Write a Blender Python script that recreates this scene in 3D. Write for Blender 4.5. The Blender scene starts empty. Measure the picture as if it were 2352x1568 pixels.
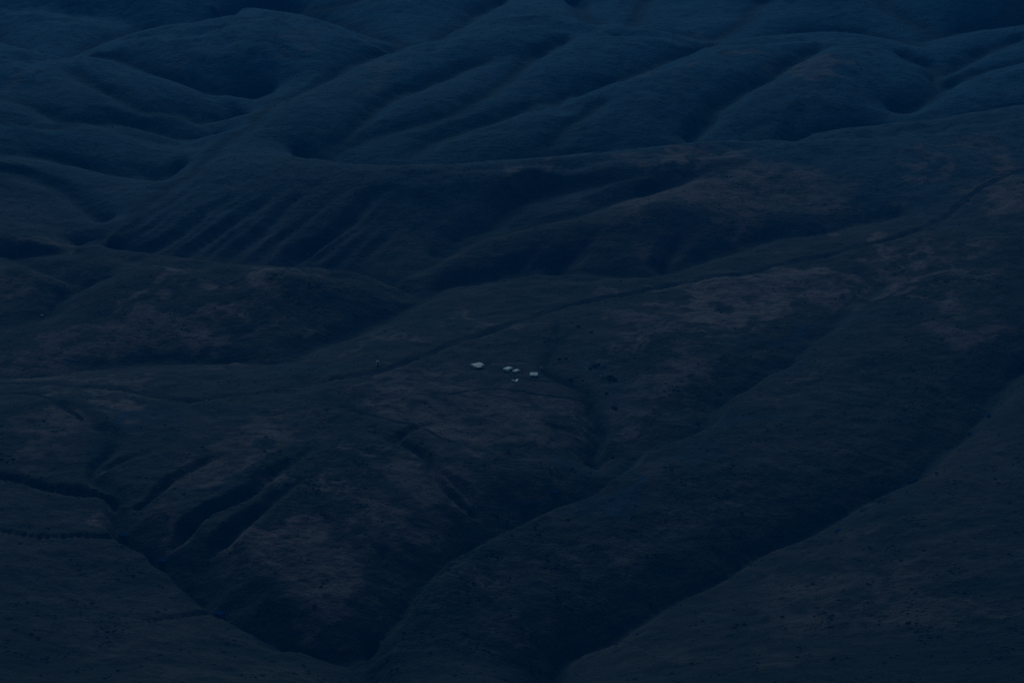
import bpy, bmesh, math, random
import numpy as np
from mathutils import Vector, Matrix
R = math.radians
random.seed(7)
sc = bpy.context.scene
COL = sc.collection

# ------------------------------------------------------------------ camera
CAM_H = 800.0
PITCH = 18.0
cam_d = bpy.data.cameras.new('camera'); cam = bpy.data.objects.new('camera', cam_d); COL.objects.link(cam)
cam.location = (0, 0, CAM_H)
cam.rotation_euler = (R(90 - PITCH), 0, 0)
cam_d.sensor_width = 36; cam_d.lens = 18 / math.tan(R(12.5))
cam_d.clip_start = 10; cam_d.clip_end = 60000
sc.camera = cam

# ------------------------------------------------------------------ sky, sun, exposure
SUN_EL, SUN_AZ = 37.0, -12.0          # azimuth from +Y towards +X
w = bpy.data.worlds.new('World'); sc.world = w; w.use_nodes = True
nt = w.node_tree; nt.nodes.clear()
wo = nt.nodes.new('ShaderNodeOutputWorld'); bg = nt.nodes.new('ShaderNodeBackground')
sky = nt.nodes.new('ShaderNodeTexSky'); sky.sky_type = 'NISHITA'; sky.sun_disc = False
sky.sun_elevation = R(SUN_EL); sky.sun_rotation = R(SUN_AZ); sky.altitude = 1500
sky.air_density = 1.0; sky.dust_density = 0.4; sky.ozone_density = 3.0
nt.links.new(sky.outputs[0], bg.inputs[0]); nt.links.new(bg.outputs[0], wo.inputs[0])
bg.inputs[1].default_value = 0.05
sd = bpy.data.lights.new('sun', 'SUN'); so = bpy.data.objects.new('sun', sd); COL.objects.link(so)
sd.energy = 4.4; sd.angle = R(30); sd.color = (0.50, 0.82, 1.0)
sdir = Vector((math.sin(R(SUN_AZ)) * math.cos(R(SUN_EL)), math.cos(R(SUN_AZ)) * math.cos(R(SUN_EL)), math.sin(R(SUN_EL))))
so.rotation_euler = sdir.to_track_quat('Z', 'Y').to_euler()
sc.view_settings.view_transform = 'Standard'; sc.view_settings.look = 'None'
sc.view_settings.gamma = 1; sc.view_settings.use_curve_mapping = False
sc.view_settings.exposure = -2.18
sc.render.engine = 'CYCLES'
sc.cycles.use_denoising = False
sc.cycles.volume_bounces = 1; sc.cycles.max_bounces = 4; sc.cycles.diffuse_bounces = 2

# ------------------------------------------------------------------ helpers
def tag(o, label=None, cat=None, group=None, kind=None):
    if label: o['label'] = label
    if cat: o['category'] = cat
    if group: o['group'] = group
    if kind: o['kind'] = kind
    return o
def link_mesh(name, verts, faces, mat, parent=None, smooth=False):
    me = bpy.data.meshes.new(name); me.from_pydata([tuple(v) for v in verts], [], faces); me.update()
    if mat: me.materials.append(mat)
    if smooth: me.shade_smooth()
    o = bpy.data.objects.new(name, me); COL.objects.link(o)
    if parent: o.parent = parent
    return o
def empty(name, loc, rz=0.0):
    o = bpy.data.objects.new(name, None); COL.objects.link(o); o.location = loc; o.rotation_euler = (0, 0, rz); o.empty_display_size = 1
    return o
F = 18 / math.tan(R(12.5)) / 36 * 2352      # focal length in units of a 2352 wide picture
cp, sp = math.cos(R(PITCH)), math.sin(R(PITCH))
def P(px, py, z=0.0):
    """survey point: bearing and height -> ground coordinates"""
    dx = px - 1176.0; up = -(py - 784.0)
    d = np.array([dx, F * cp + up * sp, -F * sp + up * cp])
    t = (z - CAM_H) / d[2]
    return d[0] * t, d[1] * t, z

# ---- noise
_r = np.random.RandomState(11)
_perm = _r.permutation(512); _perm = np.concatenate([_perm, _perm])
_ang = _r.rand(512) * 2 * np.pi; _gx = np.cos(_ang); _gy = np.sin(_ang)
def perlin(x, y):
    xi = np.floor(x).astype(int); yi = np.floor(y).astype(int); xf = x - xi; yf = y - yi
    u = xf * xf * xf * (xf * (xf * 6 - 15) + 10); v = yf * yf * yf * (yf * (yf * 6 - 15) + 10)
    def g(ix, iy, fx, fy):
        h = _perm[(_perm[ix & 511] + iy) & 511]
        return _gx[h] * fx + _gy[h] * fy
    a = g(xi, yi, xf, yf); b = g(xi + 1, yi, xf - 1, yf); c = g(xi, yi + 1, xf, yf - 1); d = g(xi + 1, yi + 1, xf - 1, yf - 1)
    return (a + (b - a) * u) * (1 - v) + (c + (d - c) * u) * v
def fbm(x, y, s, o=4, gain=0.5):
    r = 0; a = 1.0; f = 1.0 / s
    for k in range(o):
        r = r + a * perlin(x * f + 31.7 * k, y * f - 17.3 * k); a *= gain; f *= 2.03
    return r

def smoothline(pts, n=10):
    """Catmull-Rom through tuples"""
    p = [np.array(q, float) for q in pts]
    if len(p) < 3:
        return [p[0] + (p[1] - p[0]) * i / n for i in range(n + 1)]
    q = [2 * p[0] - p[1]] + p + [2 * p[-1] - p[-2]]
    out = []
    for i in range(1, len(q) - 2):
        for k in range(n):
            t = k / n
            out.append(0.5 * ((2 * q[i]) + (-q[i-1] + q[i+1]) * t + (2*q[i-1] - 5*q[i] + 4*q[i+1] - q[i+2]) * t*t + (-q[i-1] + 3*q[i] - 3*q[i+1] + q[i+2]) * t**3))
    out.append(p[-1]); return out
def zline(pts, z0, z1):
    L = [0.0]
    for a, b in zip(pts, pts[1:]): L.append(L[-1] + math.hypot(b[0]-a[0], (b[1]-a[1]) * 3))
    return [(a[0], a[1], z0 + (z1 - z0) * l / L[-1]) for a, l in zip(pts, L)]

# ------------------------------------------------------------------ the lie of the land
VAL = []      # drainage lines: full depth
def far(l): return [(a, b, c if (c < 60 or b > 335) else 60 + (c - 60) * .6) for a, b, c in l]
def V(pts, z0, z1): VAL.append(far(zline(pts, z0, z1)))
# big V valley on the left, up to the saddle
V([(-150,640),(60,590),(160,570),(215,545),(250,525),(350,450),(425,400),(480,350),(560,290),(610,248),(660,222),(720,195),(800,160),(880,130),(930,114)], -15, 105)
# hidden valley behind hill A to the confluence
V([(170,568),(300,590),(440,612),(560,612),(700,612),(800,630),(880,655),(962,690)], -8, -22)
V([(962,690),(900,725),(830,760),(780,776),(700,800),(640,828),(560,824),(460,826),(350,832),(200,842),(60,862),(-150,880)], -22, -48)
V([(962,690),(925,632),(1000,596),(1060,566),(1129,535),(1273,503),(1333,488),(1411,458),(1526,428),(1626,398),(1700,372)], -20, 64)
V([(1000,592),(1060,546),(1129,509),(1165,485),(1213,455),(1308,430),(1400,415),(1500,398)], -6, 62)
V([(240,640),(190,652),(130,690),(105,715),(50,740),(-120,775)], -5, -30)
V([(962,688),(1050,652),(1176,634),(1376,632),(1500,625),(1600,600),(1676,575),(1776,545),(1876,525),(1950,514),(2060,500)], -20, 22)
# valleys on the big hill in the upper middle
V([(1125,140),(1050,165),(940,210),(850,260),(795,310),(740,348)], 120, 38)
V([(1290,100),(1236,130),(1176,170),(1075,240),(1000,268),(925,290),(850,315),(765,352)], 130, 36)
V([(1635,112),(1560,140),(1476,170),(1376,200),(1266,238),(1176,262),(1050,300),(990,325),(940,360)], 110, 38)
V([(1385,238),(1326,270),(1276,310),(1248,356)], 85, 38)
V([(1876,122),(1816,150),(1761,180),(1706,210),(1656,250),(1616,290),(1572,330)], 120, 35)
V([(2060,135),(2130,150),(2150,180),(2145,212),(2110,238),(2050,268)], 95, 45)
V([(2352,100),(2260,125),(2190,160),(2150,182)], 100, 75)
V([(2420,135),(2300,165),(2200,190),(2145,212)], 95, 62)
V([(2500,262),(2300,275),(2110,297),(1950,306),(1830,318),(1720,335),(1572,345),(1400,360),(1248,372),(1100,380),(940,395),(800,390),(700,372)], 50, 22)
# top of picture
V([(-100,75),(90,140),(200,122),(305,84),(440,76),(560,40),(660,38),(760,62),(850,90),(940,110),(1010,100),(1080,50),(1150,8)], 75, 120)
V([(1310,15),(1375,66),(1440,76),(1560,88),(1640,102),(1750,92),(1900,82),(2060,95),(2120,110)], 110, 100)
V([(1440,76),(1475,25),(1500,-30)], 105, 150)
V([(1645,98),(1700,50),(1760,5)], 100, 150)
V([(2150,90),(2060,40),(2020,-10)], 100, 160)
V([(2420,60),(2250,75),(2120,100)], 110, 95)
V([(700,30),(800,10),(900,-30)], 120, 190)
V([(-150,-10),(60,-30),(300,-60)], 150, 200)
# left spurs
V([(130,138),(240,140),(400,186),(500,220),(610,248)], 115, 34)
V([(150,165),(230,205),(330,243),(450,275),(555,294)], 120, 26)
V([(-60,215),(40,232),(150,274),(300,282),(420,315),(500,335)], 100, 22)
V([(-80,240),(0,268),(80,286),(160,284)], 100, 68)
V([(-80,345),(100,366),(250,392),(350,408),(420,404)], 55, 12)
V([(-80,390),(40,402),(150,440),(260,505)], 52, 4)
V([(-120,570),(0,585),(70,605),(130,628),(190,650)], 18, -8)
V([(870,1640),(850,1500),(870,1440),(960,1340),(1000,1290),(1170,1190),(1330,1130),(1390,1085),(1450,1040),(1600,962),(1650,920),(1720,870),(1850,790),(1940,712),(2020,655)], -115, 5)
V([(850,1490),(800,1498),(720,1496),(640,1462),(520,1412),(465,1372),(430,1320),(375,1288),(330,1250),(280,1224),(262,1160),(232,1120),(215,1095),(228,1060),(262,1020),(262,990),(225,975),(190,940),(140,915)], -108, -12)
V([(1370,1085),(1375,1050),(1370,1000),(1365,940),(1345,902),(1300,880),(1262,856),(1256,830),(1276,795),(1274,750)], -62, -4)
V([(1240,1640),(1290,1520),(1400,1460),(1550,1370),(1700,1290),(1850,1218),(1980,1148),(2100,1082),(2190,1010),(2260,940),(2360,850)], -132, -28)
# gullies: cut into the finished slopes, deepest at the mouth, dying out uphill (points mouth -> head, depth, half width)
GUL = []
def GL(pts, d, hw, head=0.0): GUL.append((pts, d, hw, head))
GL([(340,572),(415,525),(500,475),(540,455)], 18, 38)
GL([(430,585),(525,510),(600,465),(665,425)], 20, 42)
GL([(530,585),(615,510),(675,465),(700,450)], 17, 36)
GL([(670,600),(750,540),(825,480),(880,440),(920,425)], 22, 42)
GL([(700,600),(800,540),(890,470)], 8, 26)
GL([(830,600),(880,560),(910,530)], 7, 26)
GL([(480,588),(560,520),(640,465)], 8, 24)
GL([(390,572),(460,520),(540,470),(590,440)], 9, 26)
GL([(600,590),(660,540),(735,480),(770,445)], 10, 28)
GL([(760,612),(830,560),(870,520)], 6, 24)
GL([(310,560),(370,520),(420,485)], 8, 26)
GL([(250,550),(330,500),(440,432),(520,400)], 9, 34)
GL([(290,560),(370,500),(440,455)], 9, 28)
GL([(1275,618),(1300,592),(1330,565),(1376,540)], 12, 30)
GL([(1176,622),(1215,590),(1240,570)], 9, 26)
GL([(1240,615),(1262,590),(1275,575)], 7, 24)
GL([(1528,618),(1534,590),(1545,560),(1575,522)], 15, 32)
GL([(1690,572),(1684,545),(1700,520)], 8, 26)
GL([(1826,552),(1832,530),(1840,500)], 6, 24)
GL([(1292,245),(1284,205),(1294,165)], 12, 46)
GL([(1828,316),(1826,280),(1832,240)], 12, 40)
GL([(1420,330),(1418,300),(1430,270)], 5, 40)
GL([(1700,310),(1760,285),(1830,262)], 4, 40)
GL([(420,402),(300,385),(200,372)], 4, 40)
GL([(430,330),(330,315),(240,290)], 6, 44)
GL([(560,285),(450,262),(370,250)], 7, 50)
GL([(620,240),(560,200),(480,160),(400,140)], 10, 60)
GL([(640,230),(690,180),(600,140)], 6, 60)
GL([(1176,120),(1120,130),(1060,150)], 5, 60)
# near ground
GL([(1110,1172),(1060,1142),(1030,1118),(1010,1098),(975,1050),(930,1018),(870,990),(780,932)], 20, 30)
GL([(1100,1170),(1070,1120),(1045,1098),(1005,1082)], 16, 30)
GL([(905,1012),(950,985),(985,975)], 9, 20)
GL([(960,1310),(920,1300),(872,1272),(845,1230),(838,1190)], 9, 14)
GL([(868,1275),(885,1252),(905,1240)], 7, 14)
GL([(300,1155),(330,1145),(400,1095),(470,1062),(520,1050)], 14, 22)
GL([(385,1238),(470,1182),(560,1125),(650,1068),(720,1030)], 24, 36)
GL([(465,1270),(540,1210),(600,1160),(625,1135),(700,1100)], 20, 32)
GL([(230,1085),(290,1055),(350,1035)], 8, 16)
GL([(262,1165),(235,1140),(100,1112),(0,1095),(-100,1060)], 14, 26, 4)
GL([(292,1230),(270,1232),(140,1228),(0,1220),(-100,1215)], 9, 16, 4)
GL([(500,1404),(440,1412),(350,1424),(200,1432)], 7, 14)
GL([(2040,1150),(1965,1112),(1935,1098),(1915,1092)], 11, 18)
GL([(1700,1285),(1665,1268),(1645,1252),(1625,1240)], 12, 18)
GL([(1980,1160),(1900,1130),(1840,1090)], 6, 22)
GL([(1420,1460),(1370,1435),(1290,1395)], 7, 16)
GL([(2260,955),(2200,935),(2100,880),(2040,850)], 10, 26)
GL([(2480,1180),(2352,1140),(2300,1120)], 8, 20)
GL([(1120,882),(1150,868),(1172,862)], 2.0, 12)
GL([(1650,915),(1610,880),(1560,850)], 8, 24)
GL([(1640,905),(1655,880),(1600,840)], 6, 20)
GL([(1360,1000),(1300,985),(1250,978),(1200,950)], 6, 14)
GL([(1290,790),(1276,770),(1280,735)], 4, 12)
GL([(1420,990),(1430,960),(1425,930)], 6, 16)
GL([(1400,880),(1380,860),(1400,840)], 3, 12)
GL([(190,980),(185,960),(130,930),(100,910),(0,900)], 5, 14)
GL([(1730,865),(1790,800),(1760,740)], 5, 26)
GL([(640,828),(560,818),(420,812),(300,825)], 4, 24)
GL([(330,905),(430,880),(520,868)], 4, 26)
GL([(700,885),(720,850),(650,815)], 4, 22)
GL([(1000,1330),(1100,1245),(1200,1215)], 6, 20)
VAL = [v for v in VAL if v]
VAL = [[(a, b, c + 10 * min(1, max(0, (b - 700) / 250)) * min(1, i / 2 + .5) * min(1, (len(v) - i) / 3)) for i, (a, b, c) in enumerate(v)] if v[0][1] > 1000 else v for v in VAL]

CR = []       # crests and shoulders the picture shows
def C(pts, z0, z1=None): CR.append(far(zline(pts, z0, z0 if z1 is None else z1)))
C([(130,138),(200,112),(260,90),(320,79),(390,73),(440,70)], 128, 150); C([(440,70),(500,45),(560,33),(600,30),(650,37)], 150, 185); C([(650,37),(750,60),(830,88),(900,104)], 185, 130)
C([(1010,98),(1040,75),(1080,40),(1130,15),(1180,-5)], 130, 190); C([(1250,-5),(1310,25),(1365,62)], 190, 130)
C([(1176,100),(1260,90),(1330,72),(1380,75),(1450,74),(1560,84),(1630,96)], 150, 150)
C([(1630,96),(1700,88),(1800,80),(1900,78),(2000,86),(2050,94)], 145, 130)
C([(-60,30),(100,38),(200,45),(250,60),(300,80)], 140, 85)
C([(500,-10),(600,8),(655,34)], 170, 125)
C([(-100,145),(0,143),(60,144),(120,140)], 140, 120)
C([(200,120),(270,124),(330,150)], 125, 100)
C([(-80,190),(0,205),(75,230)], 100, 82)
C([(-80,292),(0,290),(100,286),(200,291),(275,310),(400,345),(450,368)], 80, 20)
C([(-80,352),(0,362),(75,374),(200,395),(300,411),(390,424)], 70, 14)
C([(-80,370),(0,400),(100,444),(175,482),(210,530)], 60, 6)
C([(-80,530),(0,535),(100,544),(200,552),(300,556),(350,570),(430,590),(520,606)], 30, 6)
C([(110,706),(175,665),(250,630),(310,615),(425,619),(500,617),(550,596),(600,583),(675,588),(750,600),(825,620),(925,665)], -12, -6)
for i, q in enumerate(CR[-1]): CR[-1][i] = (q[0], q[1], [-18,0,12,15,18,21,31,36,34,28,16,-14][i])
C([(500,390),(560,364),(600,350),(650,348),(700,356),(780,375),(850,381)], 54, 73); C([(850,381),(950,382),(1020,372),(1080,366),(1176,368),(1290,355),(1400,345)], 73, 78)
C([(1400,345),(1500,343),(1640,325),(1730,331),(1860,322),(1960,324),(2050,328),(2250,320)], 82, 80)
C([(1880,295),(1976,280),(2076,270),(2176,262),(2352,240),(2500,230)], 52, 88)
C([(1000,620),(1100,545),(1200,525),(1340,505),(1430,480),(1550,440)], 2, 62)
C([(1050,558),(1129,523),(1200,495),(1300,465),(1420,440),(1560,410),(1650,380)], 2, 70)
C([(990,672),(1050,640),(1100,630),(1176,626),(1376,626),(1540,617)], -12, 10)
C([(985,690),(1040,666),(1090,661),(1130,664),(1180,678)], -14, -4)
C([(1480,178),(1540,158),(1620,128),(1680,112)], 132, 142)
C([(2160,175),(2200,158),(2300,128),(2400,105)], 90, 118)
C([(2165,208),(2250,200),(2400,190)], 78, 100)
C([(1500,-10),(1560,30),(1570,70)], 150, 110)
C([(1600,-10),(1660,25),(1700,60),(1720,85)], 150, 110)
C([(1790,5),(1860,38),(1960,66),(2040,88)], 150, 110)
C([(2020,10),(2100,50),(2180,80)], 150, 110)
# crest between the two near valleys and its neighbours
C([(1020,1345),(1100,1240),(1250,1165),(1400,1110),(1560,1062),(1660,1030),(1800,985),(1890,940),(1905,880),(1900,830)], -62, -8)
C([(640,1120),(520,1180),(430,1240)], -14, -44) if False else None
C([(0,600),(60,608),(125,628),(170,645)], 22, 4)

T = []        # general level of the ground between the lines
for q in [(-100,-200,230),(500,-200,260),(1200,-200,260),(1900,-200,260),(2500,-200,260),(-300,100,170),(2700,100,160),
          (300,700,4),(450,760,-14),(250,770,-10),(100,790,-15),(700,700,10),(800,720,-6),(60,660,10),(-200,700,10),
          (100,875,-18),(400,905,-16),(700,880,-10),(850,850,-8),(1000,800,-4),(1150,750,0),(1300,700,4),(1500,650,8),(1700,610,14),(1900,600,20),(2100,560,28),(2250,440,44),(2340,390,50),(2500,330,60),
          (1100,850,0),(1200,860,0),(1100,700,0),(1200,950,-6),(1000,930,-4),(1250,1050,-30),(1150,1080,-36),(900,900,-6),(600,960,-10),(450,990,-14),(700,1050,-20),(500,1030,-16),(420,1130,-28),(560,1050,-18),
          (750,1000,-16),(800,1100,-22),(900,1150,-28),(760,1220,-34),(650,1280,-42),(700,1360,-50),(600,1230,-40),(850,1350,-60),(430,1220,-48),(520,1180,-36),(1000,1200,-44),
          (60,980,-10),(120,1050,-20),(60,1160,-36),(160,1180,-44),(100,1300,-50),(300,1340,-66),(300,1500,-76),(500,1520,-90),(100,1500,-70),(700,1560,-98),(-200,1300,-40),
          (1450,850,0),(1550,750,6),(1700,700,12),(1500,950,-18),(1600,830,0),(1800,690,14),(1850,650,20),
          (1750,880,-22),(1950,800,0),(2100,700,18),(2100,820,0),(2250,600,36),(2300,800,6),(2450,600,50),(2450,800,20),
          (1400,1180,-50),(1600,1150,-40),(1800,1060,-26),(2000,980,-16),(1200,1350,-74),(1100,1450,-88),(1050,1560,-98),(1400,1300,-66),(1550,1250,-58),
          (1600,1450,-78),(1800,1350,-64),(2000,1260,-50),(2200,1150,-34),(2300,1000,-18),(2352,1100,-20),(2000,1500,-66),(2250,1350,-46),(1500,1560,-96),(2300,1550,-60),(2500,1250,-30),
          (1600,470,62),(1800,430,64),(1450,520,44),(1750,500,48),(1950,430,62),(2100,400,60),(1250,540,30),(1130,590,12),(1400,580,24),(1650,530,42),(2150,350,70),
          (700,420,60),(900,470,48),(1000,500,42),(600,420,48),(800,520,32),(950,560,20),(1100,430,58),(1200,400,66),(450,480,32),(560,500,28),
          (1050,120,155),(1000,190,120),(900,170,118),(850,220,80),(1150,200,130),(1200,150,142),(1400,130,150),(1350,180,120),(1100,270,88),(1200,300,84),(1450,250,104),(1500,290,76),(1550,200,128),(1700,150,142),(1750,240,110),(1900,200,124),(1950,250,90),(2050,180,120),(1720,300,74),
          (500,120,150),(400,120,140),(650,150,118),(300,200,110),(400,240,80),(100,180,125),(60,320,72),(250,340,50),(100,420,44),(300,440,24),(60,500,28),(1700,20,175),(1900,30,175),(1550,40,165),(800,30,160),(900,60,150),(2250,30,170)]:
    T.append(q)

T = far(T)
U0, U1 = -0.40, 0.40
W0, W1 = math.log(1000.0), math.log(9000.0)
def rast(lines, nu, nw):
    acc = np.zeros((nw, nu)); cnt = np.zeros((nw, nu))
    for ln in lines:
        for q in (smoothline(ln, 60) if len(ln) > 1 else ln):
            x, y, z = P(q[0], q[1], q[2])
            if y < 1000 or y > 9000: continue
            x += 5 * math.sin(y * .031) + 3 * math.sin(y * .083 + x * .02); y += 9 * math.sin(x * .027)
            i = int(round((x / y - U0) / (U1 - U0) * (nu - 1))); j = int(round((math.log(y) - W0) / (W1 - W0) * (nw - 1)))
            if 0 <= i < nu and 0 <= j < nw: acc[j, i] += z; cnt[j, i] += 1
    m = cnt > 0; acc[m] /= cnt[m]
    return m, acc
def resize(a, nw, nu):
    h, wd = a.shape
    yy = np.linspace(0, h - 1, nw); xx = np.linspace(0, wd - 1, nu)
    y0 = np.minimum(yy.astype(int), h - 2); x0 = np.minimum(xx.astype(int), wd - 2)
    fy = (yy - y0)[:, None]; fx = (xx - x0)[None]
    A = a[y0][:, x0]; B = a[y0][:, x0+1]; Cc = a[y0+1][:, x0]; D = a[y0+1][:, x0+1]
    return (A*(1-fx)+B*fx)*(1-fy) + (Cc*(1-fx)+D*fx)*fy
def solve(pins, levels, its, T=None, Lm=None, start=0.0):
    z = None
    for (nu, nw), n in zip(levels, its):
        ms, vs = [], []
        M = np.zeros((nw, nu), bool); Vv = np.zeros((nw, nu)); Wt = np.zeros((nw, nu))
        for lines, wgt in pins:
            m, a = rast(lines, nu, nw)
            m &= ~M
            M |= m; Vv[m] = a[m]; Wt[m] = wgt
        z = np.full((nw, nu), start) if z is None else resize(z, nw, nu)
        y = np.exp(np.linspace(W0, W1, nw))[:, None]; du = (U1 - U0) / (nu - 1)
        k = 0 if T is None else (y * du / np.interp(y, [2150, 2700, 3050, 3300, 5000], [62, 140, 165, 88, 100])) ** 2
        Tt = 0 if T is None else resize(T, nw, nu)
        for _ in range(n):
            p = np.pad(z, 1, mode='edge')
            s = p[:-2, 1:-1] + p[2:, 1:-1] + p[1:-1, :-2] + p[1:-1, 2:]
            zn = (s + k * Tt) / (4 + k)
            z = zn + Wt * (Vv - zn)
    return z
def blur(a, n):
    for _ in range(n):
        p = np.pad(a, 1, mode='edge'); a = (p[:-2,1:-1]+p[2:,1:-1]+p[1:-1,:-2]+p[1:-1,2:]+4*a)/8
    return a
LV = [(41, 113), (81, 225), (161, 450), (321, 883)]
Tf = solve([([[q] for q in T], 1.0), (CR, 1.0)], LV[:3], [500, 300, 200], start=60.0)
Tf = blur(Tf, 12)
Bf = solve([(VAL, 1.0)], LV[:3], [600, 300, 150], start=60.0)
Tr = resize(Tf, Bf.shape[0], Bf.shape[1]); yy = np.exp(np.linspace(W0, W1, Bf.shape[0]))[:, None]
kf = np.clip((yy - 3080) / 160, 0, 1)
Tf = Tr * (1 - kf) + (Bf + 75 + 15 * np.clip((yy - 3600) / 600, 0, 1)) * kf
Lmap = 95.0
zg = solve([(VAL, 1.0), (CR, 0.25)], LV, [500, 300, 200, 160], T=Tf, Lm=Lmap, start=60.0)
mv, _ = rast(VAL, 321, 883)
dv = mv.astype(float)
near = blur(dv * 1.0, 6) * 4
near = np.clip(near / 0.35, 0, 1)
zb = blur(zg, 14)
zg = zg * near + zb * (1 - near)
# distance-from-valley measure, used to keep noise out of the valley floors
off = 1 - np.clip(blur(dv, 120) * 14, 0, 1)

NU, NW = 1001, 1500
xs = np.linspace(U0, U1, NU); ws = np.linspace(W0, W1, NW)
def up_smooth(a, nw, nu):
    r = resize(a, nw, nu); return blur(r, 2)
Z = up_smooth(zg, NW, NU); OFF = up_smooth(off, NW, NU)
Y = np.exp(ws)[:, None] * np.ones((1, NU)); X = Y * xs[None]
Z = Z + OFF * (fbm(X, Y, 170, 3) * 6) + (0.35 + 0.65 * OFF) * (fbm(X + 900, Y, 55, 3) * 1.8 - np.abs(fbm(X * .8, Y + 400, 42, 3)) * 2.4)
# soil creep: shallow downslope rills and small terraces that follow the fall line
rill = np.abs(perlin((X * 0.82 + Y * 0.57) / 26 + fbm(X, Y, 120, 2), (Y * 0.82 - X * 0.57) / 150))
Z = Z - OFF * 0.8 * np.exp(-(rill / 0.09) ** 2)
Z = Z + fbm(X, Y, 16, 3) * 0.9
Z = Z - np.clip((Y - 3000) / 300, 0, 1) * OFF * np.abs(fbm(X + .35 * Y, Y * .45 - 700, 85, 3)) * 13
# far slopes keep climbing behind the last crest
Z = Z + np.clip((Y - 5200) / 3800, 0, 1) ** 1.3 * 330
def ground(x, y):
    fi = (x / y - U0) / (U1 - U0) * (NU - 1); fj = (math.log(y) - W0) / (W1 - W0) * (NW - 1)
    i = min(max(int(fi), 0), NU - 2); j = min(max(int(fj), 0), NW - 2); a = fi - i; b = fj - j
    return float((Z[j, i]*(1-a)+Z[j, i+1]*a)*(1-b) + (Z[j+1, i]*(1-a)+Z[j+1, i+1]*a)*b)
def on_ground(px, py):
    """where the sight line through a surveyed bearing first meets the ground"""
    dx = px - 1176.0; up = -(py - 784.0)
    d = Vector((dx, F * cp + up * sp, -F * sp + up * cp)).normalized()
    t = 1200.0
    while t < 9000:
        p = Vector((0, 0, CAM_H)) + d * t
        if p.y > 1010 and ground(p.x, p.y) >= p.z:
            a, b = t - 6, t
            for _ in range(14):
                m = (a + b) / 2; q = Vector((0, 0, CAM_H)) + d * m
                if ground(q.x, q.y) >= q.z: b = m
                else: a = m
            q = Vector((0, 0, CAM_H)) + d * b
            return q.x, q.y, ground(q.x, q.y)
        t += 6
    x, y, z = P(px, py, 0); return x, y, ground(x, y)

# ---- vegetation cover and painted vignette, one value per ground vertex (all in ground metres)
cut = np.zeros_like(Z)
def carve(pts, depth, hw, head, right=None, flat=False):
    line = smoothline([on_ground(*p)[:2] for p in pts], 8)
    ds = []
    for a, b in zip(line, line[1:]):
        n = max(1, int(np.hypot(*(b - a)) / 6))
        for k in range(n): ds.append(a + (b - a) * k / n)
    N = len(ds)
    for i, p in enumerate(ds):
        t = i / N; depth_ = depth * (1.35 if p[1] < 2500 else 1.3); dd = head + (depth_ - head) * (1 - t) ** 0.8 * min(1, 3 * t + .55); h = hw * (.55 + .45 * (1 - t))
        if flat: dd = depth * min(1, 4 * t + .3, 4 * (1 - t) + .3); h = hw
        tg = ds[min(i + 3, N - 1)] - ds[max(i - 3, 0)]; hr = h if right is None else (right[0] + (right[1] - right[0]) * t)
        wob = 1 + .22 * math.sin(i * .23) * math.sin(i * .071 + hw) + .1 * math.sin(i * .61); h *= wob; hr *= wob; hm = max(h, hr)
        x = p[0] + 3 * math.sin(p[1] * .07); y = p[1] + 4 * math.sin(p[0] * .06)
        if y < 1050: continue
        j = (math.log(y) - W0) / (W1 - W0) * (NW - 1); i0 = (x / y - U0) / (U1 - U0) * (NU - 1)
        ri = int(hm / (y * (U1 - U0) / (NU - 1))) + 2; rj = int(hm / (y * (W1 - W0) / (NW - 1))) + 2
        a0, a1, b0, b1 = max(int(j) - rj, 0), min(int(j) + rj + 1, NW), max(int(i0) - ri, 0), min(int(i0) + ri + 1, NU)
        if a0 >= a1 or b0 >= b1: continue
        qx, qy = X[a0:a1, b0:b1] - x, Y[a0:a1, b0:b1] - y
        q = 1 - np.hypot(qx, qy) / np.where(tg[0] * qy - tg[1] * qx > 0, hr, h)
        q = np.clip(q, 0, 1)
        cut[a0:a1, b0:b1] = np.maximum(cut[a0:a1, b0:b1], dd * (q ** 1.08))
for q in GUL:
    mid = 540 < q[0][0][1] < 620 and q[0][0][0] < 940
    carve(q[0], q[1] * (.72 if q[0][0][1] > 900 else .55 if mid else .9), q[2] * (.45 if q[0][0][1] > 900 else .55 if mid else .9), q[3])
for ln in VAL:
    if ln[0][1] < 700 and len(ln) > 3:
        vis = [(a, b) for a, b, c in ln if -60 < a < 2420]
        if len(vis) > 2: carve(vis, 7, 30, 0, (30, 30), True)
ROAD = [(-60,876),(0,878),(100,880),(200,887),(330,905),(430,917),(530,910),(700,886),(850,859),(930,831),(1010,803),(1080,775),(1150,750),(1230,728),(1320,697),(1420,680),(1540,655),(1660,632),(1780,610),(1900,585),(2000,560),(2100,530),(2160,507),(2200,470),(2255,428),(2310,405),(2400,372)]
carve(ROAD, 2.4, 11, 0, (8, 8), True)
carve([(1278,735),(1276,770),(1270,800),(1256,825),(1254,850)], 3.6, 9, 0, (9, 9), True)
carve([(0,903),(60,903),(110,915),(140,935),(180,955),(190,965)], 2, 7, 0, (7, 7), True)
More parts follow.
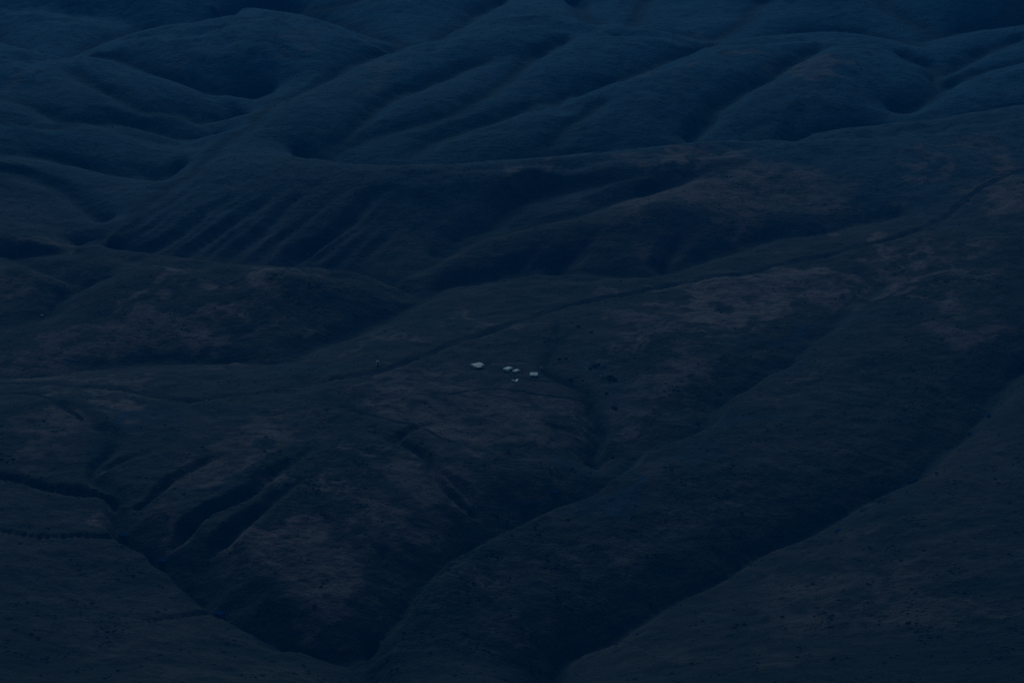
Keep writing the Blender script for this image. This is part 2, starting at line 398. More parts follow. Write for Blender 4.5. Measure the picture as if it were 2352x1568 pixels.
# the larger creeks: steep bank on one side only (head -> mouth)
carve([(190,940),(225,975),(262,990),(262,1020),(228,1060),(215,1095),(232,1120),(262,1160)], 6, 8, 0, (12, 16), True)
carve([(262,1160),(280,1224),(330,1250),(375,1288),(430,1320),(465,1372),(520,1412),(640,1462),(720,1496),(800,1500),(850,1495)], 25, 12, 0, (40, 66), True)
carve([(1940,712),(1850,790),(1720,870),(1650,920),(1600,962),(1450,1040),(1390,1085),(1330,1130),(1170,1190),(1000,1290),(960,1340),(870,1440),(850,1500),(860,1600)], 17, 52, 0, (16, 20), True)
carve([(1254,850),(1262,862),(1300,880),(1345,902),(1358,920)], 4, 8, 0, (7, 7), True)
carve([(1345,902),(1365,940),(1370,1000),(1375,1050),(1375,1075)], 12, 22, 0, (6, 10), True)
carve([(2352,850),(2260,940),(2190,1010),(2100,1082),(1980,1148),(1850,1218),(1700,1290),(1550,1370),(1400,1460),(1290,1520),(1240,1600)], 11, 50, 0, (20, 22), True)
Z = Z - cut * (1 + .25 * fbm(X, Y, 40, 3))
WETC = np.clip(blur((cut > 0) * cut / 14.0, 1), 0, 1)
def cover(blobs):
    r = np.zeros_like(Z)
    wx = X + 60 * fbm(X, Y, 110, 4, .6); wy = Y + 130 * fbm(X + 500, Y - 300, 110, 4, .6)
    for (px, py, rx, ry, rot, s) in blobs:
        x, y, z = on_ground(px, py)
        x1, y1, _ = on_ground(px + rx, py)
        RX = abs(x1 - x) + 1
        D = math.hypot(y, CAM_H)
        RY = ry * D / F / 0.36
        # long axis direction on the ground
        ca, sa = math.cos(R(rot)), math.sin(R(rot))
        ex, ey = (wx - x), (wy - y)
        # shear along the slope of the picture line
        k = math.tan(R(rot)) / 0.36
        ey = ey - k * ex
        d = (ex / RX) ** 2 + (ey / RY) ** 2
        r = np.maximum(r, s * np.clip(1.4 - d, 0, 1) ** 0.8)
    return np.clip(r, 0, 1)
dry = cover([(1720,122,90,18,0,1),(1880,150,80,28,12,1),(1520,165,70,10,18,1),(1600,352,140,14,3,1),(1400,362,90,10,4,.7),(1250,388,80,14,3,.8),
    (1720,430,240,55,6,.85),(1600,480,200,22,5,.6),(1650,680,230,16,12,.9),(1850,640,130,22,10,1),(1500,710,110,12,10,.8),(2060,570,110,14,12,1),(2290,430,90,30,25,.9),(2250,350,120,12,5,.5),(2120,390,80,14,20,.7),
    (1720,700,160,18,8,.9),(1900,690,90,20,8,.8),(2330,455,60,16,10,.7),(2200,640,100,30,10,.5),(2240,740,70,30,8,.6),
    (500,685,110,14,18,1),(330,670,90,12,8,.8),(640,640,90,20,0,.5),(430,720,120,14,10,.7),(350,750,110,10,8,.7),(430,760,80,22,0,.9),(60,560,140,12,0,.7),(60,640,80,20,5,.5),(180,850,200,16,0,.6),(60,870,120,14,0,.5),
    (250,950,60,24,0,.9),(90,990,90,30,0,.6),(400,150,70,14,12,.5),(60,165,60,12,10,.8),(880,160,60,30,-25,.6),(650,90,80,12,5,.5),
    (1080,960,120,36,0,.6),(960,900,160,16,0,.5),(560,1020,120,40,25,.5),(430,1130,90,18,25,.5),(760,1080,60,24,10,.7),(640,1260,110,30,0,.8),(700,1340,120,50,0,.6),(880,1180,120,40,0,.5),(250,1120,26,22,0,.9),
    (1500,900,120,50,10,.5),(1450,980,70,22,0,.6),(1300,950,60,20,0,.4),(1560,730,140,8,10,.9),(1680,760,120,7,8,.7),(1480,760,80,7,6,.7),(1980,620,90,10,12,.8),(2120,600,100,10,14,.8),(1350,800,90,8,0,.5),(930,780,120,8,-14,.5),(1120,740,120,8,-16,.6),(650,790,160,8,0,.5),(520,760,24,30,0,.7),(300,800,140,12,0,.6),(1900,530,120,8,8,.7),(1000,860,160,10,0,.5),(1150,920,200,10,0,.6),(1250,1000,120,24,0,.5),(1000,1130,90,26,0,.5),(560,1080,100,20,26,.6),(470,1150,70,18,26,.6),(900,1100,80,16,20,.5),(250,880,120,10,0,.6),(1850,850,120,18,18,.4),
    (1600,1180,160,26,12,.35),(1500,1300,120,30,15,.35),(1250,1420,100,30,20,.4),(1850,1380,160,60,15,.3),(2150,1400,150,60,10,.3),(1100,1390,80,30,10,.3)])
scrub = cover([(1560,375,170,12,10,1),(640,700,110,30,10,.9),(720,690,120,60,0,.5),(2150,650,110,40,10,.9),(2060,720,90,30,10,.7),(2330,560,60,60,0,1),(2320,680,60,40,0,.8),(2010,640,80,20,10,.8),
    (600,870,150,14,2,.6),(700,960,90,24,10,.9),(740,1040,110,26,15,.9),(820,1060,70,40,20,.9),(700,1160,90,36,10,.9),(760,1180,60,30,0,.8),(1180,1060,100,40,5,.7),(1330,1040,90,40,5,.6),(1450,780,90,24,0,.5),(1560,800,100,30,5,.6),(1620,880,60,40,20,.6),
    (1100,1300,140,40,15,.9),(1200,1230,150,20,12,.8),(1480,1200,130,36,10,.7),(1620,1120,110,30,15,.6),(1950,840,120,26,8,.8),(2050,900,120,40,15,.6),(1880,1200,90,30,20,.7),(1650,1240,90,20,15,.7),
    (2200,850,90,40,0,.6),(2250,1450,120,60,0,.7),(1300,1360,100,30,20,.6),(900,1500,120,30,0,.6),(180,1400,150,50,0,.6),(200,910,120,20,5,.6),(120,940,90,20,5,.6),(60,1080,60,20,0,.5),(2100,1250,120,40,20,.5),(2000,1380,140,30,10,.4),
    (1700,740,90,20,5,.6),(1280,780,70,16,5,.4),(760,640,140,30,0,.4),(1100,480,200,40,0,.35),(700,430,200,30,0,.4)])
vignette = cover([(2350,1560,600,130,0,1),(1900,1520,500,80,0,.8),(2400,1400,160,100,0,.8),(40,1560,320,80,0,.9),(0,1420,120,80,0,.6),(1200,1580,700,40,0,.6),(2400,700,130,120,0,.7),(2420,20,200,60,0,1),(2380,1000,120,80,0,.6),(1700,1330,200,30,15,.5),(1250,1350,200,50,18,.5),(1500,1230,200,40,14,.5)])  # painted vignette: ground colour darkened at frame corners and along the bottom
sedge_sheen = cover([(1500,1060,200,16,14,.9),(1700,990,150,30,14,.9),(1350,1110,90,10,12,.8),(1400,870,60,20,0,.7),(1410,930,50,60,10,.5),(1480,900,60,60,0,.4),(1350,800,80,40,0,.5),(1800,810,110,20,20,.6),(500,930,220,26,-5,.6),(300,980,90,30,30,.6),(560,1120,160,12,26,.6),
    (250,1060,26,40,0,.8),(700,840,180,20,5,.4),(2050,1130,100,16,18,.5),(1500,730,60,20,0,.4),(235,1000,26,40,0,1),(222,1080,18,26,0,1),(190,950,30,10,0,.8),(2070,690,60,40,0,.5),(1950,730,60,20,20,.6),(1700,1180,60,10,15,.3)])  # sedge patches; those by the left creek paint its bluish sheen

# ---- the ground itself, one sheet
idx = np.arange(NU * NW).reshape(NW, NU)
quads = np.stack([idx[:-1, :-1], idx[:-1, 1:], idx[1:, 1:], idx[1:, :-1]], -1).reshape(-1, 4)
me = bpy.data.meshes.new('hills')
me.vertices.add(NU * NW); me.vertices.foreach_set('co', np.stack([X, Y, Z], -1).astype(np.float32).ravel())
me.loops.add(quads.size); me.loops.foreach_set('vertex_index', quads.astype(np.int32).ravel())
me.polygons.add(len(quads)); me.polygons.foreach_set('loop_start', np.arange(0, quads.size, 4, dtype=np.int32))
me.polygons.foreach_set('loop_total', np.full(len(quads), 4, np.int32))
me.update(calc_edges=True); me.shade_smooth()
wet = np.clip(up_smooth(blur(dv, 2) * 4, NW, NU) + .35 * WETC ** 3, 0, 1)
for nm, arr in (('dry', dry), ('scrub', scrub), ('sedge_sheen', sedge_sheen), ('wet', wet), ('vignette', vignette), ('smooth', np.clip((Y + 200 * fbm(X, Y, 300, 3) - 2750) / 800, 0, 1))):
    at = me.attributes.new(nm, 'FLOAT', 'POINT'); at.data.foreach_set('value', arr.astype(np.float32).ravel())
hills = bpy.data.objects.new('hills', me); COL.objects.link(hills); tag(hills, kind='structure')

class G:
    def __init__(s, name):
        s.m = bpy.data.materials.new(name); s.m.use_nodes = True; s.t = s.m.node_tree; s.n = s.t.nodes
        s.b = s.n['Principled BSDF']; s.b.inputs['Specular IOR Level'].default_value = 0.15
    def node(s, k, **kw):
        n = s.n.new(k)
        for a, b in kw.items(): setattr(n, a, b)
        return n
    def ln(s, a, b): s.t.links.new(a, b)
    def noise(s, scale, detail=4, rough=.6, vec=None):
        n = s.node('ShaderNodeTexNoise'); n.inputs['Scale'].default_value = scale; n.inputs['Detail'].default_value = detail; n.inputs['Roughness'].default_value = rough
        if vec: s.ln(vec, n.inputs['Vector'])
        return n.outputs['Fac']
    def ramp(s, fac, a, b, ca=(0,0,0,1), cb=(1,1,1,1)):
        r = s.node('ShaderNodeValToRGB'); r.color_ramp.elements[0].position = a; r.color_ramp.elements[1].position = b
        r.color_ramp.elements[0].color = ca; r.color_ramp.elements[1].color = cb; s.ln(fac, r.inputs[0]); return r.outputs[0]
    def mix(s, fac, a, b, mode='MIX'):
        m = s.node('ShaderNodeMix', data_type='RGBA', blend_type=mode)
        if isinstance(fac, float): m.inputs[0].default_value = fac
        else: s.ln(fac, m.inputs[0])
        for v, i in ((a, 6), (b, 7)):
            if isinstance(v, tuple): m.inputs[i].default_value = v
            else: s.ln(v, m.inputs[i])
        return m.outputs[2]
    def math(s, op, a, b=None):
        m = s.node('ShaderNodeMath', operation=op)
        for v, i in ((a, 0), (b, 1)):
            if v is None: continue
            if isinstance(v, (int, float)): m.inputs[i].default_value = v
            else: s.ln(v, m.inputs[i])
        return m.outputs[0]
g = G('upland_grass')
tc = g.node('ShaderNodeTexCoord').outputs['Object']
mp = g.node('ShaderNodeMapping'); mp.inputs['Scale'].default_value = (1, 1, 1); g.ln(tc, mp.inputs['Vector'])
mp2 = g.node('ShaderNodeMapping'); mp2.inputs['Rotation'].default_value = (0, 0, R(-22)); mp2.inputs['Scale'].default_value = (0.6, 1.05, 1); g.ln(tc, mp2.inputs['Vector'])
def attr(n):
    a = g.node('ShaderNodeAttribute'); a.attribute_name = n; return a.outputs['Fac']
nA = g.noise(0.006, 5, .62, mp2.outputs[0]); nB = g.noise(0.035, 5, .65, mp2.outputs[0]); nC = g.noise(0.16, 4, .65, tc); nD = g.noise(0.55, 3, .6, tc)
base = g.mix(g.ramp(nA, .38, .62), (.011, .019, .014, 1), (.032, .028, .025, 1))
base = g.mix(g.ramp(nB, .38, .66), base, (.056, .048, .043, 1))
base = g.mix(g.math('MULTIPLY', attr('smooth'), .8), base, g.mix(g.ramp(nB, .3, .7), (.005, .078, .138, 1), (.018, .104, .168, 1)))  # far slopes: blue of distance haze put into the grass colour
dryc = g.mix(g.ramp(nB, .3, .7), (.125, .086, .078, 1), (.200, .135, .125, 1))
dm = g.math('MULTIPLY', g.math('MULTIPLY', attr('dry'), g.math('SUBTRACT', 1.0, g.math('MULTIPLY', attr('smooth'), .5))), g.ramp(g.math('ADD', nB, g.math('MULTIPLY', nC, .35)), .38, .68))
col = g.mix(dm, base, dryc)
sm = g.math('MULTIPLY', attr('sedge_sheen'), g.ramp(nA, .2, .6)); col = g.mix(sm, col, (.012, .034, .064, 1))
col = g.mix(g.math('MULTIPLY', attr('vignette'), .75), col, (.010, .016, .014, 1))  # vignette darkening mixed into the ground colour
spots = g.ramp(g.math('ADD', g.math('MULTIPLY', nC, .55), g.math('MULTIPLY', g.noise(0.075, 3, .6, mp2.outputs[0]), .45)), .47, .53)
sc1 = g.math('MULTIPLY', attr('scrub'), spots)
col = g.mix(sc1, col, (.005, .014, .009, 1))
sp2 = g.math('MULTIPLY', g.ramp(g.noise(0.09, 5, .7, mp2.outputs[0]), .52, .62), .8)
col = g.mix(sp2, col, (.008, .020, .014, 1))
col = g.mix(g.math('MULTIPLY', attr('wet'), .7), col, (.008, .016, .014, 1))
col = g.mix(g.ramp(nD, .2, .8), g.mix(1.0, col, (.35,.35,.35,1), 'MULTIPLY'), g.mix(1.0, col, (1.75,1.75,1.75,1), 'MULTIPLY'))
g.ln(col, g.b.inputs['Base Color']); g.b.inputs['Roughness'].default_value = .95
bh = g.math('ADD', g.math('MULTIPLY', nC, 2.2), g.math('MULTIPLY', nB, 5.0))
bh = g.math('ADD', bh, g.math('MULTIPLY', sc1, 0.8))
bp = g.node('ShaderNodeBump'); bp.inputs['Strength'].default_value = .8; bp.inputs['Distance'].default_value = 1.0
g.ln(bh, bp.inputs['Height']); g.ln(bp.outputs[0], g.b.inputs['Normal'])
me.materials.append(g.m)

def flat(name, c, rough=.8, var=.25, sc_=1.5):
    k = G(name); n = k.noise(sc_, 4, .6, k.node('ShaderNodeTexCoord').outputs['Object'])
    k.ln(k.mix(k.ramp(n, .3, .7), tuple(x*(1-var) for x in c)+(1,), tuple(x*(1+var*.4) for x in c)+(1,)), k.b.inputs['Base Color'])
    k.b.inputs['Roughness'].default_value = rough; return k.m

# ---- road and tracks, laid on the ground
def strip(name, pts, width, mat, lift, wob=0.6):
    line = smoothline([on_ground(*p)[:2] for p in pts], 8)
    dense = []
    for a, b in zip(line, line[1:]):
        n = max(1, int(np.hypot(*(b - a)) / 3))
        for k in range(n): dense.append(a + (b - a) * k / n)
    vs, fs = [], []
    for i, p in enumerate(dense):
        t = dense[min(i+2, len(dense)-1)] - dense[max(i-2, 0)]; t = t / (np.linalg.norm(t) + 1e-6)
        nrm = np.array([-t[1], t[0]]); c = p + nrm * wob * math.sin(i * .09) * 1.5
        ww = width * (1 + .18 * math.sin(i * .31) + .12 * math.sin(i * .77))
        for s in (-.5, -.17, .17, .5):
            q = c + nrm * ww * s; vs.append((q[0], q[1], ground(q[0], q[1]) + lift))
    for i in range(len(dense) - 1):
        for k in range(3): a = i * 4 + k; fs.append((a, a + 1, a + 5, a + 4))
    o = link_mesh(name, vs, fs, mat, smooth=True); tag(o, kind='structure'); return o
M_road = flat('packed_dark_gravel', (.006, .010, .014), .9, .3, .4)
M_track = flat('trodden_earth', (.008, .013, .014), .95, .3, .4)
strip('road', ROAD, 8, M_road, .35)
strip('path', [(1278,735),(1276,770),(1270,800),(1256,825),(1254,850),(1262,862),(1290,878),(1320,888)], 4.5, M_track, .3)
strip('path', [(1170,862),(1200,868),(1250,876),(1300,880)], 3, M_track, .3)
strip('path', [(780,928),(840,950),(905,968),(960,985),(1010,1005),(1060,1020)], 3.5, M_track, .3)
strip('path', [(0,903),(60,903),(110,915),(140,935),(180,955),(190,965)], 4, M_track, .3)
strip('path', [(1030,905),(1120,892),(1230,905),(1290,912),(1350,922)], 2.6, M_track, .3)

# ---- pools and stream water
kw = G('pool_water'); kw.b.inputs['Base Color'].default_value = (.004, .030, .085, 1); kw.b.inputs['Roughness'].default_value = .6; kw.b.inputs['Specular IOR Level'].default_value = 0.0
def pool(px, py, rx, ry):
    x, y, z = on_ground(px, py)
    D = math.hypot(y, CAM_H); RX = rx * D / F; RY = ry * D / F / .34
    zs = []; n = 28; ring = []
    for k in range(n):
        a = 2 * math.pi * k / n; rr = 1 + .25 * math.sin(3 * a + px) + .15 * math.sin(5 * a + py)
        ring.append((x + RX * rr * math.cos(a), y + RY * rr * math.sin(a) + RX * .5 * math.cos(a)))
    zz = ground(x, y) + .45
    vs = [(x, y, zz)] + [(q[0], q[1], zz) for q in ring] + [(q[0], q[1], zz - 4) for q in ring]
    fs = [(0, 1 + k, 1 + (k + 1) % n) for k in range(n)] + [(1 + k, 1 + n + k, 1 + n + (k + 1) % n, 1 + (k + 1) % n) for k in range(n)]
    o = link_mesh('water', vs, fs, kw.m); tag(o, kind='structure')
for q in [(288,1226,12,4),(376,1284,13,4),(508,1404,14,5),(1082,1162,10,4),(1364,1074,16,4),(1275,1128,12,2),(1600,970,7,2),(1652,902,6,2),
          (2275,953,8,3),(2230,994,6,3),(2093,1102,12,3),(1985,1172,9,2),(1925,1218,9,2),(1215,1155,20,2)]:
    pool(*q)

# ------------------------------------------------------------------ low scrub growing on the slopes (uncountable)
M_scrub = flat('heather_scrub', (.006, .014, .009), .95, .4, .05)
def tufts():
    rng = np.random.RandomState(5)
    n = 170000
    fj = rng.rand(n) ** .8 * (NW - 2) * .62; fi = (.5 + (rng.rand(n) - .5) * .66) * (NU - 2)
    j = fj.astype(int); i = fi.astype(int)
    x = X[j, i]; y = Y[j, i]
    pr = .14 + .86 * scrub[j, i] + .2 * vignette[j, i] + .25 * np.clip(fbm(x, y, 90, 3) * 2, 0, 1)
    clump = fbm(x + 77, y, 26, 3) > .17
    keep = (rng.rand(n) < pr) & clump & (wet[j, i] < .5)
    u = fi - i; 
    xs_ = x[keep] + (rng.rand(keep.sum()) - .5) * 4; ys_ = y[keep] + (rng.rand(keep.sum()) - .5) * 6
    V_, F_ = [], []
    for k, (a, b) in enumerate(zip(xs_, ys_)):
        r = (.4 + 1.1 * rng.rand() ** 2) * (.8 + .7 * rng.rand() if b < 2250 else 1.0); h = r * (.35 + .3 * rng.rand()); z = ground(a, b); base = len(V_)
        m = 6; ph = rng.rand() * 6
        for q in range(m):
            an = ph + q * 2 * math.pi / m; rr = r * (.75 + .5 * rng.rand()); V_.append((a + rr * math.cos(an) * 1.3, b + rr * math.sin(an), z - .15))
        for q in range(m):
            an = ph + .5 + q * 2 * math.pi / m; rr = r * .6 * (.75 + .5 * rng.rand()); V_.append((a + rr * math.cos(an) * 1.3, b + rr * math.sin(an), z + h * (.6 + .4 * rng.rand())))
        V_.append((a, b, z + h))
        for q in range(m):
            q2 = (q + 1) % m
            F_.append((base + q, base + q2, base + m + q)); F_.append((base + q2, base + m + q2, base + m + q)); F_.append((base + m + q, base + m + q2, base + 2 * m))
    o = link_mesh('scrub', V_, F_, M_scrub)
    tag(o, 'low dark heather and grass tussocks growing over the slopes', 'scrub', kind='stuff')
tufts()

# ------------------------------------------------------------------ camp
class MB:
    def __init__(s): s.v = []; s.f = []
    def add(s, vs, fs):
        b = len(s.v); s.v += [tuple(v) for v in vs]; s.f += [tuple(i + b for i in f) for f in fs]; return s
    def box(s, c, d, rz=0, taper=1.0):
        cx, cy, cz = c; ca, sa = math.cos(rz), math.sin(rz); vs = []
        for k, z in ((1, 0), (taper, 1)):
            for a, b in ((-1,-1),(1,-1),(1,1),(-1,1)):
                px, py = a * d[0] / 2 * k, b * d[1] / 2 * k; vs.append((cx + px*ca - py*sa, cy + px*sa + py*ca, cz + z * d[2]))
        return s.add(vs, [(0,3,2,1),(4,5,6,7),(0,1,5,4),(1,2,6,5),(2,3,7,6),(3,0,4,7)])
    def tube(s, a, b, r0, r1=None, n=8):
        a = Vector(a); b = Vector(b); r1 = r0 if r1 is None else r1
        q = (b - a).normalized().to_track_quat('Z', 'Y'); vs = []
        for p, r in ((a, r0), (b, r1)):
            for k in range(n): vs.append(p + q @ Vector((r * math.cos(2*math.pi*k/n), r * math.sin(2*math.pi*k/n), 0)))
        return s.add(vs, [(k, (k+1) % n, n + (k+1) % n, n + k) for k in range(n)] + [tuple(range(n))[::-1], tuple(range(n, 2*n))])
    def build(s, name, mat, parent=None, smooth=False): return link_mesh(name, s.v, s.f, mat, parent, smooth)
M_canvas = flat('pale_canvas', (.93, .82, .72), .85, .10, .9)
M_canvas2 = flat('cool_canvas', (.92, .90, .82), .85, .10, .9)
M_grey = flat('grey_canvas', (.74, .74, .72), .8, .10, .9)
M_pink = flat('pinkish_cloth', (.62, .48, .45), .9, .15, 2)
M_dark = flat('dark_tarpaulin', (.018, .018, .020), .7, .3, 2)
M_pole = flat('weathered_concrete', (.42, .48, .48), .85, .2, 1)
M_wood = flat('weathered_wood', (.09, .08, .07), .9, .3, 2)
M_gap = flat('dark_doorway', (.010, .010, .012), .95, .1, 2)

def sag_roof(L, W, he, hr, over=.25, nx=12, ny=10, arch=0.0, th=.08):
    """canvas roof, ridge along x; arch 0 = straight gable, 1 = barrel"""
    vs, fs = [], []
    for lay in (0, 1):
        for i in range(nx + 1):
            x = -L/2 - over + (L + 2*over) * i / nx
            for j in range(ny + 1):
                t = -1 + 2 * j / ny; y = t * (W/2 + over)
                gable = 1 - abs(t); bar = math.sqrt(max(0, 1 - (t*.98)**2))
                z = he + (hr - he) * (gable * (1 - arch) + bar * arch) - .12 * math.sin(math.pi * (i / nx * 4 % 1)) * gable * (1 - arch)
                if abs(t) > .999: z -= .18 * (i % 2)
                if arch: z -= .12 * (2 * abs(i / nx - .5)) ** 6 * 3
                vs.append((x, y, z - lay * th))
    n = (nx + 1) * (ny + 1); a = lambda i, j: i * (ny + 1) + j
    for i in range(nx):
        for j in range(ny):
            fs.append((a(i,j), a(i+1,j), a(i+1,j+1), a(i,j+1))); fs.append((n + a(i,j), n + a(i,j+1), n + a(i+1,j+1), n + a(i+1,j)))
    for i in range(nx):
        fs.append((a(i,0), n+a(i,0), n+a(i+1,0), a(i+1,0))); fs.append((a(i,ny), a(i+1,ny), n+a(i+1,ny), n+a(i,ny)))
    for j in range(ny):
        fs.append((a(0,j), a(0,j+1), n+a(0,j+1), n+a(0,j))); fs.append((a(nx,j), n+a(nx,j), n+a(nx,j+1), a(nx,j+1)))
    return MB().add(vs, fs)
def end_wall(x, W, he, hr, arch, d, n=10):
    vs = [(x, -W/2, -.6), (x, W/2, -.6)]
    for j in range(n + 1):
        t = 1 - 2 * j / n; vs.append((x, t * W/2, he + (hr - he) * ((1-abs(t)) * (1-arch) + math.sqrt(max(0, 1-(t*.98)**2)) * arch) - .13))
    m = len(vs); v2 = [(p[0] + d, p[1], p[2]) for p in vs]
    return vs + v2, [tuple(range(m)), tuple(range(2*m - 1, m - 1, -1))] + [(k, m + k, m + (k+1) % m, (k+1) % m) for k in range(m)]
def ground_spot(px, py): return on_ground(px, py)
def tent(name, px, py, L, W, he, hr, rz, arch, mat, label, cat, group=None, porch=False):
    x, y, z = ground_spot(px, py); r = empty(name, (x, y, z), R(rz)); tag(r, label, cat, group)
    sag_roof(L, W, he, hr, arch=arch).build('roof', mat, r, smooth=arch > .5)
    wl = MB()
    for s in (-1, 1):
        vs, fs = end_wall(s * (L/2 - .05), W, he, hr, arch, -s * .06); wl.add(vs, fs)
        wl.box((0, s * (W/2 - .03), -.6), (L - .12, .06, he + .5))
    wl.build('wall', mat, r)
    dr = MB().box((0, -W/2 - .04, -.1), (1.1, .06, min(he, 1.9) - .1)); dr.build('doorway', M_gap, r)
    for sx in (-1, 0, 1):
        for sy in (-1, 1):
            MB().tube((sx * L/2, sy * (W/2 + .25), he - .1), (sx * L/2 * 1.06, sy * (W/2 + 1.7), -.15), .02, n=4).build('guy_rope', M_wood, r)
    if porch:
        pc = sag_roof(L * .48, 3.2, he - .35, he - .12, over=.1, nx=6, ny=4)
        for i, v in enumerate(pc.v): pc.v[i] = (v[0] - L * .16, v[1] - W/2 - 1.55, v[2] - (W/2 + 1.5 - abs(v[1] - W/2 - 1.55)) * 0 + .05)
        pc.build('porch_roof', mat, r)
        for sx in (-1, 1):
            MB().tube((-L * .16 + sx * L * .22, -W/2 - 3.0, -.5), (-L * .16 + sx * L * .22, -W/2 - 3.0, he - .35), .05, n=6).build('porch_pole', M_wood, r)
    return r
tent('marquee_tent', 1096, 841, 11.6, 9.6, 2.1, 2.9, 34, 0, M_canvas, 'largest pale ridge tent with a porch, leftmost of the camp', 'tent', 'tents of the hillside camp', porch=True)
tent('barrel_tent', 1166, 850, 9.6, 7.0, 1.9, 2.9, 52, 1, M_canvas2, 'larger rounded white tent, second from the left in the camp', 'tent', 'tents of the hillside camp')
tent('barrel_tent', 1185, 854, 7.6, 5.2, 1.5, 2.4, 54, 1, M_canvas2, 'smaller rounded white tent close right of the larger rounded one', 'tent', 'tents of the hillside camp')
tent('ridge_tent', 1226, 861.5, 8.0, 9.5, 1.7, 2.4, -2, 0, M_grey, 'greyish rectangular tent at the right end of the camp', 'tent', 'tents of the hillside camp')
tent('low_tent', 1187, 875, 8.5, 2.4, .9, 1.35, 82, 1, M_canvas, 'low narrow white tent in front of the camp, beside the pinkish sheet', 'tent', 'tents of the hillside camp')
def sheet(px, py):
    x, y, z = ground_spot(px, py); r = empty('draped_sheet', (x, y, z), R(-35)); tag(r, 'crumpled pinkish sheet spread low beside the narrow white tent', 'sheet')
    vs, fs = [], []; nx, ny = 10, 6
    for lay in (0, 1):
        for i in range(nx + 1):
            for j in range(ny + 1):
                u = i / nx; v = j / ny; vs.append(((u - .5) * 5.5, (v - .5) * 3.2, .7 * (1 - abs(2*v - 1)) * (.55 + .45 * math.cos(u * 9)) + .3 + .12 * math.sin(7*u + 5*v) + .15 - lay * .05))
    a = lambda l, i, j: l * (nx+1) * (ny+1) + i * (ny + 1) + j
    for i in range(nx):
        for j in range(ny):
            fs.append((a(0,i,j), a(0,i+1,j), a(0,i+1,j+1), a(0,i,j+1))); fs.append((a(1,i,j), a(1,i,j+1), a(1,i+1,j+1), a(1,i+1,j)))
    MB().add(vs, fs).build('cloth', M_pink, r)
    for s in (-1, 1): MB().tube((s * 2.7, 0, -.3), (s * 2.7, 0, 1.2), .05, n=6).build('pole', M_wood, r)
sheet(1180.5, 874)
def stack(px, py, L, W, H, rz, label):
    x, y, z = ground_spot(px, py); r = empty('covered_stack', (x, y, z), R(rz)); tag(r, label, 'stack', 'dark covered stacks in the camp')
    m = MB(); m.box((0, 0, -.3), (L, W, H * .7 + .3)); m.box((-.05 * L, 0, H * .7), (L * .8, W * .8, H * .3), 0, .7); m.build('tarpaulin', M_dark, r)
    for s in (-.3, .1, .35): MB().box((s * L, 0, -.1), (.06, W + .08, H * .7 + .14)).build('strap', M_wood, r)
stack(1177.5, 849.3, 5.5, 3.2, 1.4, 50, 'low dark stack between the two rounded white tents')
stack(1184, 868.5, 3.6, 3.0, 1.6, 10, 'dark covered stack just behind the low narrow white tent')
stack(1199, 855, 2.4, 2.0, .9, 0, 'small dark heap right of the smaller rounded tent')
# narrow cabins
def cabin(px, py, wd, h, label, cat='cabin', mat=None):
    x, y, z = ground_spot(px, py); r = empty('narrow_cabin', (x, y, z), R(8)); tag(r, label, cat, 'narrow upright cabins around the camp')
    mat = mat or M_canvas2
    MB().box((0, 0, -.4), (wd, wd, h + .4)).build('wall', mat, r)
    MB().add([(-wd*.6, -wd*.6, h), (wd*.6, -wd*.6, h), (wd*.6, wd*.6, h), (-wd*.6, wd*.6, h), (-wd*.6, 0, h + wd*.35), (wd*.6, 0, h + wd*.35)], [(0,1,5,4),(2,3,4,5),(0,4,3),(1,2,5),(0,3,2,1)]).build('roof', mat, r)
    MB().box((0, -wd/2 - .02, 0), (wd * .5, .04, h * .8)).build('door', M_wood, r)
cabin(1243, 847, 1.5, 2.6, 'tiny white upright cabin beside the track, right of the camp', mat=M_canvas)
cabin(867.5, 838, 2.8, 4.4, 'lone pale upright cabin just above the road, far left of the camp', mat=M_canvas)
tent('ridge_tent', 96, 725, 2.6, 2.2, 1.0, 1.7, 20, 0, M_grey, 'tiny pale tent alone beside the valley stream near the left edge', 'tent')

# ------------------------------------------------------------------ power poles
def pole(px, py, H, label, double=False, lean=0.0, rz=0.0):
    x, y, z = on_ground(px, py); r = empty('power_pole', (x, y, z), R(rz)); tag(r, label, 'power pole', 'power poles crossing the hills')
    offs = (-1.5, 1.5) if double else (0,)
    for o in offs: MB().tube((o, 0, -1), (o + lean * H, 0, H), .34, .22, 10).build('post', M_pole, r)
    w_ = 2.6 if double else 1.2
    MB().box((lean * H, 0, H - .9), (w_ * 2, .22, .22)).build('crossarm', M_pole, r)
    if double:
        MB().tube((-1.5, .1, H * .35), (1.5, .1, H * .75), .1, n=6).tube((1.5, -.1, H * .35), (-1.5, -.1, H * .75), .1, n=6).build('brace', M_pole, r)
    for s in (-.9, 0, .9):
        MB().tube((lean * H + s * w_, 0, H - .68), (lean * H + s * w_, 0, H - .3), .12, .06, 8).build('insulator', M_pole, r)
for a in [(277, 637, 14, 'leaning pole on the left shoulder of the near hill, leftmost of all', False, -.10), (368, 622, 11, 'upright pole on the near hill, second from the left'),
          (616, 597, 9.5, 'pole on the near hilltop, left of the two up there'), (707, 598, 10, 'pole on the near hilltop, right of the two up there'),
          (1226, 517, 9, 'broad double pole below the ridge at the centre of the picture', True), (1391, 470, 13, 'faint pole by the dark valley right of the broad double pole'),
          (1788, 328, 7, 'short pole on the far ridge, left of the taller one beside it'), (1866, 322, 11, 'tall faint pole on the far ridge, rightmost of all')]:
    pole(*a)

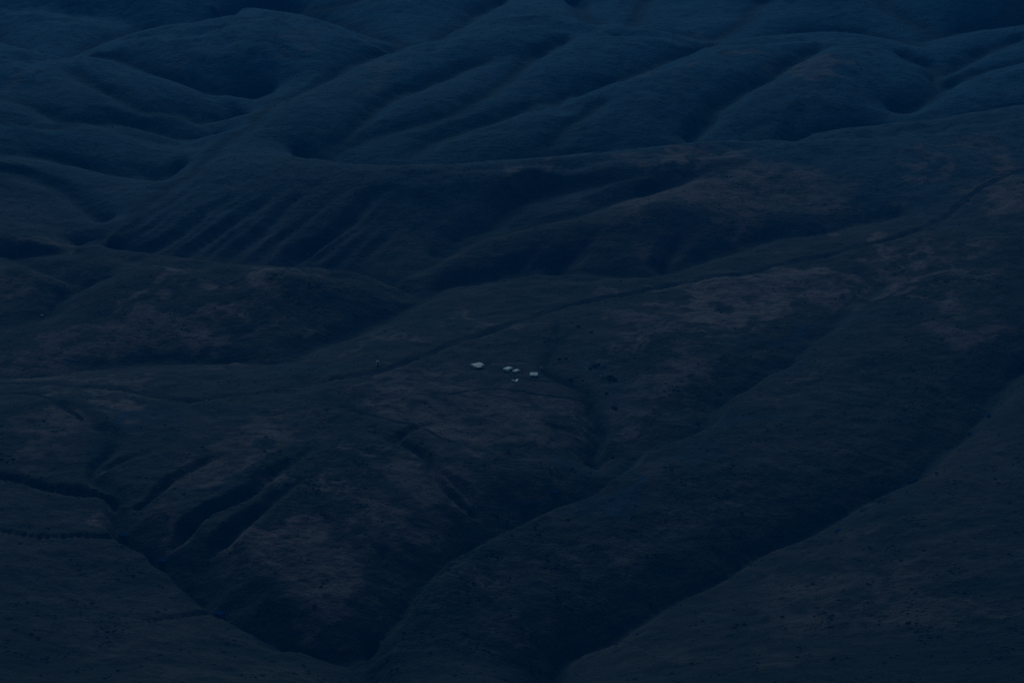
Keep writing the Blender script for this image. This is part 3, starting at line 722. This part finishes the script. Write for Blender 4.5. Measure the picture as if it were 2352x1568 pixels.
# ------------------------------------------------------------------ bushes one can tell apart
M_leaf = flat('bush_leaves', (.012, .024, .014), .9, .5, 1.2)
def bush_mesh(seed, rad):
    rng = np.random.RandomState(seed); vs, fs = [], []
    for k in range(150):
        d = rng.normal(size=3); d /= np.linalg.norm(d); d[2] = abs(d[2]); rr = rad * (.45 + .55 * rng.rand() ** .5) * (1 + .25 * math.sin(3 * math.atan2(d[1], d[0]) + seed))
        c = Vector((d[0] * rr * 1.3, d[1] * rr, d[2] * rr * .75 + .1)); q = Vector(rng.normal(size=3)).normalized().to_track_quat('Z', 'Y'); s = rad * .24
        b = len(vs)
        for p in ((-s, -s*.6, 0), (s, -s*.6, 0), (s*.7, s*.7, s*.2), (-s*.7, s*.7, -s*.1)): vs.append(tuple(c + q @ Vector(p)))
        fs.append((b, b+1, b+2, b+3))
    return vs, fs
BL = [(1356, 847, 1.7, 'dark bush, left one of the row of three right of the track'), (1366, 842, 2.2, 'dark bush, middle one of the row of three right of the track'), (1374, 838, 1.7, 'dark bush, right one of the row of three right of the track'),
      (1403, 868, 3.2, 'largest dark bush, on the bare slope above the ravine head'), (1413, 873, 2.0, 'dark bush just right of the largest one'), (1311, 872, 2.0, 'dark bush close above the bend of the track'),
      (1393, 904, 1.6, 'dark bush halfway down the blue-grey slope'), (1284, 825, 1.6, 'dark bush beside the stream above the camp, left one of two'), (1300, 824, 1.6, 'dark bush beside the stream above the camp, right one of two'),
      (1359, 764, 1.7, 'dark bush on the brown slope above the camp'), (1328, 750, 1.7, 'dark bush near the top of the stream below the road'), (1411, 938, 2.4, 'dark bush low on the blue-grey patch next to the ravine')]
for k, (px, py, rad, lab) in enumerate(BL):
    x, y, z = on_ground(px, py); r = empty('bush', (x, y, z)); tag(r, lab, 'bush', 'dark bushes on the slope right of the camp')
    vs, fs = bush_mesh(k + 1, rad); link_mesh('foliage', vs, fs, M_leaf, r)
    MB().tube((0, 0, -.3), (.1, 0, rad * .6), .12, .06, 6).build('stem', M_wood, r)


# ------------------------------------------------------------------ air
hz = bpy.data.materials.new('evening_air'); hz.use_nodes = True; t = hz.node_tree; t.nodes.clear()
ho = t.nodes.new('ShaderNodeOutputMaterial'); hv = t.nodes.new('ShaderNodeVolumePrincipled')
hv.inputs['Color'].default_value = (.01, .40, 1.0, 1); hv.inputs['Density'].default_value = 0.74e-4; hv.inputs['Anisotropy'].default_value = 0.0
t.links.new(hv.outputs[0], ho.inputs['Volume'])
zlo, zhi = float(Z.min()) - 1.0, max(CAM_H, float(Z.max())) + 6
xl = 4200.0; a = [(-xl, -300, zlo), (xl, -300, zlo), (xl, 9300, zlo), (-xl, 9300, zlo)]
vs = a + [(p[0], p[1], zhi) for p in a]
air = link_mesh('haze', vs, [(0,3,2,1),(4,5,6,7),(0,1,5,4),(1,2,6,5),(2,3,7,6),(3,0,4,7)], hz); tag(air, kind='stuff')
